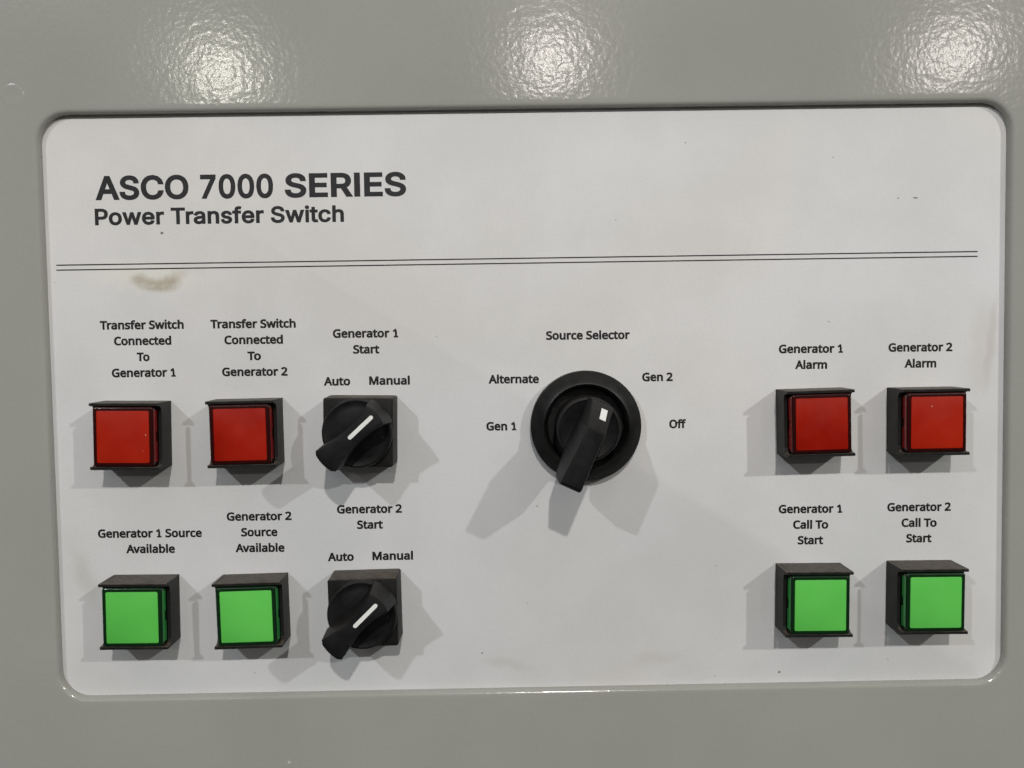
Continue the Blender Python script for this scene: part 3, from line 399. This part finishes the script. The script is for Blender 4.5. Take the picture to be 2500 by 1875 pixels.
GLYPHS['body']['1'][1][0] = [v for p in _foot for v in (*p, *p, *p)] + _one[18:-6]
for _l in GLYPHS['body']['i'][1]:                 # lift the dot so it stays clear of the bold stem
    if min(_l[3::6]) > 460: _l[1::2] = [v + 38 for v in _l[1::2]]
GLYPHS['head']['I'] = [190, [[62, 0, 62, 0, 62, 0, 62, 509, 62, 509, 62, 509, 128, 509, 128, 509, 128, 509, 128, 0, 128, 0, 128, 0]]]

def flat(sp, k=5):
    """cubic outline -> polyline"""
    n = len(sp) // 6; out = []
    for i in range(n):
        p = sp[i * 6:i * 6 + 6]; q = sp[(i + 1) % n * 6:(i + 1) % n * 6 + 6]
        a, b, c, d = (p[2], p[3]), (p[4], p[5]), (q[0], q[1]), (q[2], q[3])
        dx, dy = d[0] - a[0], d[1] - a[1]
        straight = all(abs(dx * (h[1] - a[1]) - dy * (h[0] - a[0])) < 2.5 * max(1, math.hypot(dx, dy)) for h in (b, c))
        for t in ([0.0] if straight else [j / k for j in range(k)]):
            u = 1 - t
            out.append(tuple(u * u * u * a[m] + 3 * u * u * t * b[m] + 3 * u * t * t * c[m] + t * t * t * d[m] for m in (0, 1)))
    res = list(out)
    go = True
    while go and len(res) > 4:           # weld the tiny corner facets of the outline
        go = False
        for i in range(len(res)):
            p, q = res[i - 1], res[i]
            if math.hypot(p[0] - q[0], p[1] - q[1]) < 9:
                res[i] = ((p[0] + q[0]) / 2, (p[1] + q[1]) / 2); res.pop(i - 1); go = True
                break
    return res

def area(l):
    return sum(l[i - 1][0] * l[i][1] - l[i][0] * l[i - 1][1] for i in range(len(l))) / 2

def inside(p, l):
    r = False
    for i in range(len(l)):
        (x0, y0), (x1, y1) = l[i - 1], l[i]
        if (y0 > p[1]) != (y1 > p[1]) and p[0] < (x1 - x0) * (p[1] - y0) / (y1 - y0) + x0: r = not r
    return r

_cache = {}
def glyph_tris(font, ch, d):
    """one glyph as a single flat triangulation: its fill united with a stroke of half width d along the outline"""
    key = (font, ch, d)
    if key in _cache: return _cache[key]
    loops = [flat(sp) for sp in GLYPHS[font][ch][1]]
    outer = [l for l in loops if area(l) <= 0]; holes = [l for l in loops if area(l) > 0]
    V, E, P = [], [], []
    def edges(pts):
        b = len(V); V.extend(Vector((p[0], p[1])) for p in pts)
        E.extend((b + i, b + (i + 1) % len(pts)) for i in range(len(pts)))
    def face(pts):
        pts = [(p[0], p[1]) for p in pts]
        edges(pts)
        P.append((pts, min(p[0] for p in pts), max(p[0] for p in pts), min(p[1] for p in pts), max(p[1] for p in pts)))
    for l in loops: edges(l)
    def wind(c):
        w = 0
        for l in loops:
            for i in range(len(l)):
                (x0, y0), (x1, y1) = l[i - 1], l[i]
                if (y0 > c[1]) != (y1 > c[1]) and c[0] < (x1 - x0) * (c[1] - y0) / (y1 - y0) + x0: w += 1 if y1 > y0 else -1
        return w
    for l in loops:
        l = l[::-1]; n = len(l)                          # ink on the left, outside on the right
        for k in range(n):
            p0, p1, p2 = Vector(l[k - 1]), Vector(l[k]), Vector(l[(k + 1) % n])
            e1 = (p1 - p0).normalized(); e2 = (p2 - p1).normalized()
            n1 = Vector((e1.y, -e1.x)); n2 = Vector((e2.y, -e2.x))
            face([p1, p1 + n2 * d, p2 + n2 * d, p2])
            if e1.cross(e2) > 0.02:                      # convex corner: close the wedge
                m = n1 + n2
                if m.length > 0.9:
                    m.normalize(); face([p1, p1 + n1 * d, p1 + m * (d / max(0.55, m.dot(n1))), p1 + n2 * d])
                else:
                    face([p1, p1 + n1 * d, p1 + (n1 + e1) * d * 0.9, p1 + (n2 - e2) * d * 0.9, p1 + n2 * d])
    r = delaunay_2d_cdt(V, E, [], 0, 0.01)
    keep = []
    for f in r[2]:
        c = ((r[0][f[0]].x + r[0][f[1]].x + r[0][f[2]].x) / 3, (r[0][f[0]].y + r[0][f[1]].y + r[0][f[2]].y) / 3)
        if wind(c) or any(q[1] < c[0] < q[2] and q[3] < c[1] < q[4] and inside(c, q[0]) for q in P): keep.append(f)
    _cache[key] = (r[0], keep)
    return _cache[key]

def text_mesh(lines, font, bold, cap):
    """lines: (string, x0, y0, x1, y1) ink extents along the baseline, in panel mm"""
    g = GLYPHS[font]
    verts, faces = [], []
    capu = max(v for s in g['T'][1] for v in s[3::6])
    for s, x0, y0, x1, y1 in lines:
        co, fs, pen = [], [], 0.0
        for i, ch in enumerate(s):
            adv, spl = g[ch]
            if i: pen += KERN.get((s[i - 1], ch), 0)
            if spl:
                vv, ff = glyph_tris(font, ch, bold)
                base = len(co)
                co += [((v.x + pen) * 0.01, v.y * 0.01) for v in vv]
                fs += [[base + k for k in f] for f in ff]
            pen += adv + bold * 0.3
        lo = min(c[0] for c in co); hi = max(c[0] for c in co)
        sx = (x1 - x0) / (hi - lo); sy = cap / (capu * 0.01 + bold * 0.02)
        base = len(verts)
        for c in co:
            t = (c[0] - lo) / (hi - lo)
            verts.append(W(x0 + (c[0] - lo) * sx, y0 + (y1 - y0) * t + (c[1] + bold * 0.01) * sy, INK))
        faces += [[base + k for k in f] for f in fs]
    return verts, faces

def caption(name, lines, font, bold, cap, mat):
    v, f = text_mesh(lines, font, bold, cap)
    me = bpy.data.meshes.new(name)
    me.from_pydata(v, [], f); me.materials.append(mat)
    # all ink faces look out of the panel (world -Y)
    bmx = bmesh.new(); bmx.from_mesh(me)
    for fc in bmx.faces:
        fc.normal_update()
        if fc.normal.y > 0: fc.normal_flip()
    bmx.to_mesh(me); bmx.free()
    o = bpy.data.objects.new(name, me); C.objects.link(o); o.parent = plate
    return o

caption('title_lettering', [('ASCO', -115.96, 48.11, -89.54, 48.10), ('7000', -86.19, 48.10, -65.55, 48.08), ('SERIES', -62.27, 48.08, -27.77, 48.07)], 'head', 26, 6.8, M['ink_head'])
caption('subtitle_lettering', [('Power Transfer Switch', -116.35, 41.02, -45.64, 41.02)], 'head', 24, 4.7, M['ink_head'])
CAPTIONS = [
 [('Transfer Switch', -116.06, 11.39, -92.17, 11.27), ('Connected', -112.21, 6.82, -95.87, 6.77), ('To', -105.87, 2.2, -102.22, 2.18), ('Generator 1', -113.18, -2.31, -94.91, -2.38)],
 [('Transfer Switch', -84.56, 11.25, -60.18, 11.10), ('Connected', -80.70, 6.65, -63.96, 6.58), ('To', -74.27, 2.0, -70.39, 1.98), ('Generator 2', -81.65, -2.49, -62.88, -2.62)],
 [('Generator 1', -49.64, 8.01, -30.90, 7.89), ('Start', -43.92, 3.40, -36.44, 3.35)],
 [('Auto', -52.61, -5.66, -44.99, -5.71)], [('Manual', -39.54, -5.66, -27.86, -5.75)],
 [('Source Selector', 11.52, 6.50, 35.63, 6.36)],
 [('Alternate', -5.26, -5.83, 9.28, -5.92)], [('Gen 2', 39.07, -5.88, 47.90, -5.94)], [('Gen 1', -6.09, -19.39, 2.58, -19.45)], [('Off', 46.80, -19.58, 51.69, -19.61)],
 [('Generator 1', 78.59, 1.60, 97.15, 1.48), ('Alarm', 83.26, -3.02, 92.56, -3.10)],
 [('Generator 2', 110.32, 1.53, 128.85, 1.41), ('Alarm', 114.95, -3.14, 124.21, -3.21)],
 [('Generator 1', 78.49, -44.94, 97.04, -45.08), ('Call To', 82.70, -49.58, 92.97, -49.68), ('Start', 84.07, -54.18, 91.47, -54.23)],
 [('Generator 2', 110.20, -44.94, 128.79, -45.08), ('Call To', 114.38, -49.58, 124.68, -49.69), ('Start', 115.78, -54.15, 123.19, -54.21)],
 [('Generator 1 Source', -118.90, -48.71, -88.95, -48.98), ('Available', -110.95, -53.33, -96.87, -53.47)],
 [('Generator 2', -81.61, -44.39, -62.89, -44.46), ('Source', -77.58, -49.00, -67.12, -49.08), ('Available', -79.39, -53.60, -65.18, -53.70)],
 [('Generator 2', -49.72, -42.83, -30.93, -42.87), ('Start', -44.01, -47.40, -36.56, -47.42)],
 [('Auto', -52.75, -56.69, -45.19, -56.71)], [('Manual', -39.79, -56.63, -28.00, -56.67)],
]
for lines in CAPTIONS:
    caption('caption', lines, 'body', 39, 2.5, M['ink'])

# ------------------------------------------------------------------ square indicators
BW, BH, BZ = 18.85, 18.6, 10.7
def indicator_parts(root, kind):
    # bezel body: top and bottom walls run full depth, the side walls are scooped lower
    hw, hh = BW / 2, BH / 2
    t, low, fr = 0.85, 7.6, 1.9
    bm = bmesh.new()
    prof = [(-hh, 0.0), (-hh, BZ - 0.2), (-hh + 0.12, BZ), (-hh + t - 0.1, BZ), (-hh + t, BZ - 0.15)]
    for k in range(7):
        a = math.radians(180 + 90.0 * k / 6)
        prof.append((-hh + t + fr + fr * math.cos(a), low + fr + fr * math.sin(a)))
    prof = prof + [(-y, z) for y, z in prof[::-1]]
    # solid side walls (profile in y-z extruded along x), joined by top and bottom walls
    for s in (-1, 1):
        xa, xb = s * hw, s * (hw - 0.9)
        A = [bm.verts.new((xa, y, z)) for y, z in prof]; B = [bm.verts.new((xb, y, z)) for y, z in prof]
        n = len(prof)
        for i in range(n):
            j = (i + 1) % n
            bm.faces.new((A[i], A[j], B[j], B[i]))
        bm.faces.new(A); bm.faces.new(B[::-1])
    for s in (-1, 1):
        ya, yb = s * hh, s * (hh - t)
        q = [(ya, 0), (ya, BZ - 0.2), (ya - s * 0.12, BZ), (yb + s * 0.1, BZ), (yb, BZ - 0.15), (yb, 0)]
        A = [bm.verts.new((-hw + 1.05, y, z)) for y, z in q]; B = [bm.verts.new((hw - 0.9, y, z)) for y, z in q]
        for i in range(len(q)):
            j = (i + 1) % len(q)
            bm.faces.new((A[i], A[j], B[j], B[i]))
    bmesh.ops.remove_doubles(bm, verts=bm.verts, dist=0.001)
    link('bezel', bm, M['body'], root, 25)
    # opaque lens cap, dark internal-reflection rim painted in; bright diffuser face, brighter side windows
    cw, chh, CZ = 8.3, 8.25, 11.15
    cap = link('lens_cap', slab(rrect(-cw, cw, -chh, chh, 0.7, 5), 1.5, CZ, 0.4, 4), M[kind + '_cap'], root, 40)
    f = 14.45 / 2
    link('diffuser', slab(rrect(-f, f, -f - 0.02, f - 0.02, 0.45, 5), CZ - 0.1, CZ + 0.12, 0.08, 2), M[kind + '_face'], cap, 40)
    for s in (-1, 1):
        bm = bmesh.new()
        zt, zb, zn = CZ - 0.6, 8.2, 9.3
        out = [(-7.1, zt), (-7.1, zb), (-1.6, zb), (-1.3, zn), (1.0, zn), (1.4, zb + 0.3), (7.1, zb + 0.3), (7.1, zt)]
        A = [bm.verts.new((s * (cw + 0.10), y, z)) for y, z in out]; B = [bm.verts.new((s * (cw - 0.2), y, z)) for y, z in out]
        bm.faces.new(A); bm.faces.new(B[::-1])
        for i in range(len(out)):
            j = (i + 1) % len(out)
            bm.faces.new((A[i], A[j], B[j], B[i]))
        link('side_window', bm, M[kind + '_side'], cap, 20)

def dup(root, x, y, th, label):
    r = root.copy(); C.objects.link(r)
    r.location = W(x, y, 0); r.rotation_euler = (0, -th, 0); r['label'] = label
    for ch in list(root.children):
        c = ch.copy(); C.objects.link(c); c.parent = r
        for g in list(ch.children):
            d = g.copy(); C.objects.link(d); d.parent = c
    return r

RED_SPOTS = [
 (-106.08, -18.38, -0.016, 'red square pushbutton at the left end, under the caption Transfer Switch Connected To Generator 1'),
 (-73.89, -18.25, 0.006, 'red square pushbutton under the caption Transfer Switch Connected To Generator 2'),
 (87.24, -17.92, 0.014, 'red square pushbutton under the caption Generator 1 Alarm'),
 (119.32, -18.04, 0.000, 'red square pushbutton under the caption Generator 2 Alarm'),
]
GREEN_SPOTS = [
 (-105.37, -68.92, -0.010, 'green square pushbutton under the caption Generator 1 Source Available'),
 (-73.62, -69.19, 0.015, 'green square pushbutton under the caption Generator 2 Source Available'),
 (86.91, -68.96, -0.010, 'green square pushbutton under the caption Generator 1 Call To Start'),
 (119.37, -68.72, -0.008, 'green square pushbutton under the caption Generator 2 Call To Start'),
]
for kind, spots in (('red', RED_SPOTS), ('green', GREEN_SPOTS)):
    first = None
    for x, y, th, label in spots:
        if first is None:
            first = thing(kind + '_indicator_button', label, 'push button', x, y, th, kind + ' square indicator buttons')
            indicator_parts(first, kind)
        else:
            dup(first, x, y, th, label)

# ------------------------------------------------------------------ lever-handled rotary switches
def skin(bm, sections, cap0=True, cap1=True):
    vs = [[bm.verts.new(p) for p in s] for s in sections]
    n = len(vs[0])
    for a, b in zip(vs, vs[1:]):
        for i in range(n):
            j = (i + 1) % n
            bm.faces.new((a[i], a[j], b[j], b[i]))
    if cap0: bm.faces.new(vs[0][::-1])
    if cap1: bm.faces.new(vs[-1])
    return vs

def outline(stations, tip=None):
    """stations (u, half width) from marker end to tip -> CCW loop in (u, v)"""
    right = [(u, -w) for u, w in stations]
    left = [(u, w) for u, w in stations]
    mid = tip or []
    return left + mid + right[::-1]

def to_xy(pts, ang):
    c, s = math.cos(ang), math.sin(ang)
    return [(u * c - v * s, u * s + v * c) for u, v in pts]

SWB = 10.1
def rotary_parts(root):
    bm = bmesh.new()
    a, b = 19.59 / 2, 19.3 / 2
    rings = [prism_ring(rrect(-a, a, -a, a, 0.7, 4), 0.0), prism_ring(rrect(-b, b, -b, b, 0.7, 4), SWB - 0.35)]
    for k in (0.35, 0.7, 1.0):
        an = math.radians(90 * k)
        d = 0.35 * (1 - math.cos(an))
        rings.append(prism_ring(rrect(-b + d, b - d, -b + d, b - d, 0.7, 4), SWB - 0.35 + 0.35 * math.sin(an)))
    loft(bm, rings)
    link('square_base', bm, M['body'], root, 40)
    dial = link('dial', lathe([(9.6, SWB - 0.3), (9.75, SWB + 1.6), (9.55, SWB + 2.1), (9.1, SWB + 2.25), (8.4, SWB + 2.0), (7.2, SWB + 1.9), (6.9, SWB + 2.0), (0, SWB + 2.0)], 96), M['knob'], root, 30)
    # waisted lever: vertical end wall at the marker end, flared arc-ended tail
    ang = math.radians(LEV)
    top = [(8.45, 3.35), (6.5, 2.75), (4.5, 2.3), (2.3, 2.05), (0.0, 2.05), (-2.2, 2.15), (-4.2, 2.55), (-6.0, 3.0), (-7.8, 3.45), (-9.6, 3.75)]
    bot = [(9.35, 4.3), (7.0, 3.9), (4.5, 3.4), (2.3, 3.1), (0.0, 3.05), (-2.2, 3.1), (-4.2, 3.3), (-6.0, 3.6), (-7.8, 3.9), (-9.6, 4.15)]
    def arc(w, r, n=7):
        a0 = math.asin(w / r)
        return [(-r * math.cos(a0 * (1 - 2 * (k + 1) / (n + 1))), r * math.sin(a0 * (1 - 2 * (k + 1) / (n + 1)))) for k in range(n)]
    def end(st, n=5):
        u, w = st[0]; r = math.hypot(u, w); a0 = math.atan2(w, u)
        return [(r * math.cos(-a0 + 2 * a0 * (k + 1) / (n + 1)), r * math.sin(-a0 + 2 * a0 * (k + 1) / (n + 1))) for k in range(n)]
    def loop(st, r):
        return outline(st, arc(st[-1][1], r)) + end(st)
    L0 = to_xy(loop(bot, 10.9), ang); L1 = to_xy(loop(top, 10.7), ang)
    ZT = 21.4
    bm = bmesh.new()
    def lerp(t): return [(p[0] * (1 - t) + q[0] * t, p[1] * (1 - t) + q[1] * t) for p, q in zip(L0, L1)]
    rings = [prism_ring(L0, SWB + 1.7), prism_ring(lerp(0.5), 16.5), prism_ring(lerp(0.96), ZT - 0.3), prism_ring(inset_loop(L1, 0.12), ZT - 0.07), prism_ring(inset_loop(L1, 0.4), ZT)]
    loft(bm, rings)
    lever = link('lever', bm, M['knob'], root, 28)
    # painted white pointer line with round ends
    bm = bmesh.new()
    pts = []
    r = 0.55
    for k in range(9):
        an = math.radians(-90 + 180 * k / 8); pts.append((7.35 + r * math.cos(an), 0.15 + r * math.sin(an)))
    for k in range(9):
        an = math.radians(90 + 180 * k / 8); pts.append((-0.4 + r * math.cos(an), 0.15 + r * math.sin(an)))
    pts = to_xy(pts, ang)
    loft(bm, [prism_ring(pts, ZT - 0.05), prism_ring(pts, ZT + 0.06)])
    link('pointer_mark', bm, M['white'], lever, 0)

LEV = 43.5
sw = thing('rotary_switch', 'black square rotary switch under Generator 1 Start, lever turned to Manual', 'rotary switch', -41.52, -18.33, -0.02, 'black lever switches')
rotary_parts(sw)
dup(sw, -41.33, -69.07, 0.012, 'black square rotary switch under Generator 2 Start, lever turned to Manual')

# ------------------------------------------------------------------ round source selector
sel = thing('selector_switch', 'large round black selector switch with pistol lever between Gen 1 and Off', 'selector switch', 22.45, -18.25, 0.0)
link('base_disc', lathe([(15.7, 0.0), (15.85, 0.6), (15.85, 2.9), (15.75, 3.3), (15.4, 3.6), (14.0, 4.7), (12.7, 5.8), (12.2, 6.0), (11.8, 5.7), (11.4, 4.8), (11.2, 2.0), (10.8, 0.6), (8.7, 0.5)], 128), M['disc'], sel, 32)
hub = link('hub', lathe([(8.85, 0.4), (8.85, 9.0), (8.85, 11.4), (8.6, 11.9), (8.2, 12.0), (7.6, 11.7), (0, 11.7)], 96), M['knob'], sel, 32)
ang = math.atan2(0.90, 0.43)
def sec(u, zt, wt, zb, wb, r=0.35):
    """trapezoid section across the lever at station u, soft upper corners"""
    pts = [(-wb, zb), (-wt - (wb - wt) * 0.06, zt - 0.5), (-wt + r * 0.3, zt - 0.1), (-wt + r, zt), (wt - r, zt), (wt - r * 0.3, zt - 0.1), (wt + (wb - wt) * 0.06, zt - 0.5), (wb, zb)]
    out = []
    for v, z in pts:
        (x, y), = to_xy([(u, v)], ang)
        out.append((x, y, z))
    return out
HZ = 28.6
bm = bmesh.new()
secs = [sec(8.1, 16.4, 3.0, 11.0, 3.9), sec(7.7, 17.4, 2.95, 11.0, 4.0), sec(4.6, 22.8, 2.7, 11.0, 4.0), sec(1.6, 28.0, 2.42, 11.0, 4.0), sec(1.0, HZ, 2.40, 11.0, 4.0),
        sec(-3.0, HZ, 2.55, 11.0, 4.0), sec(-6.5, HZ, 2.68, 11.2, 4.0), sec(-8.5, HZ, 2.75, 12.8, 3.9), sec(-12, HZ, 2.9, 14.8, 3.75), sec(-14.4, HZ - 0.05, 3.0, 16.2, 3.6), sec(-15.1, HZ - 0.4, 2.9, 17.0, 3.4), sec(-15.4, HZ - 1.2, 2.7, 18.0, 3.1)]
skin(bm, secs)
handle = link('lever', bm, M['knob'], sel, 24)
# white index block set into the sloping facet
sl = Vector((-6.1, 10.6)).normalized()   # down-slope direction in (u, z)
def facet(u, v, lift):
    z = 17.4 + (7.7 - u) * (28.0 - 17.4) / (7.7 - 1.6)
    nu, nz = 0.867, 0.498
    (x, y), = to_xy([(u + nu * lift, v)], ang)
    return (x, y, z + nz * lift)
bm = bmesh.new()
q = [(6.9, 0.1), (6.9, -1.65), (4.2, -1.65), (4.2, 0.1)]
loft(bm, [[facet(u, v, -0.1) for u, v in q], [facet(u, v, 0.08) for u, v in q]])
link('pointer_mark', bm, M['white'], handle, 0)
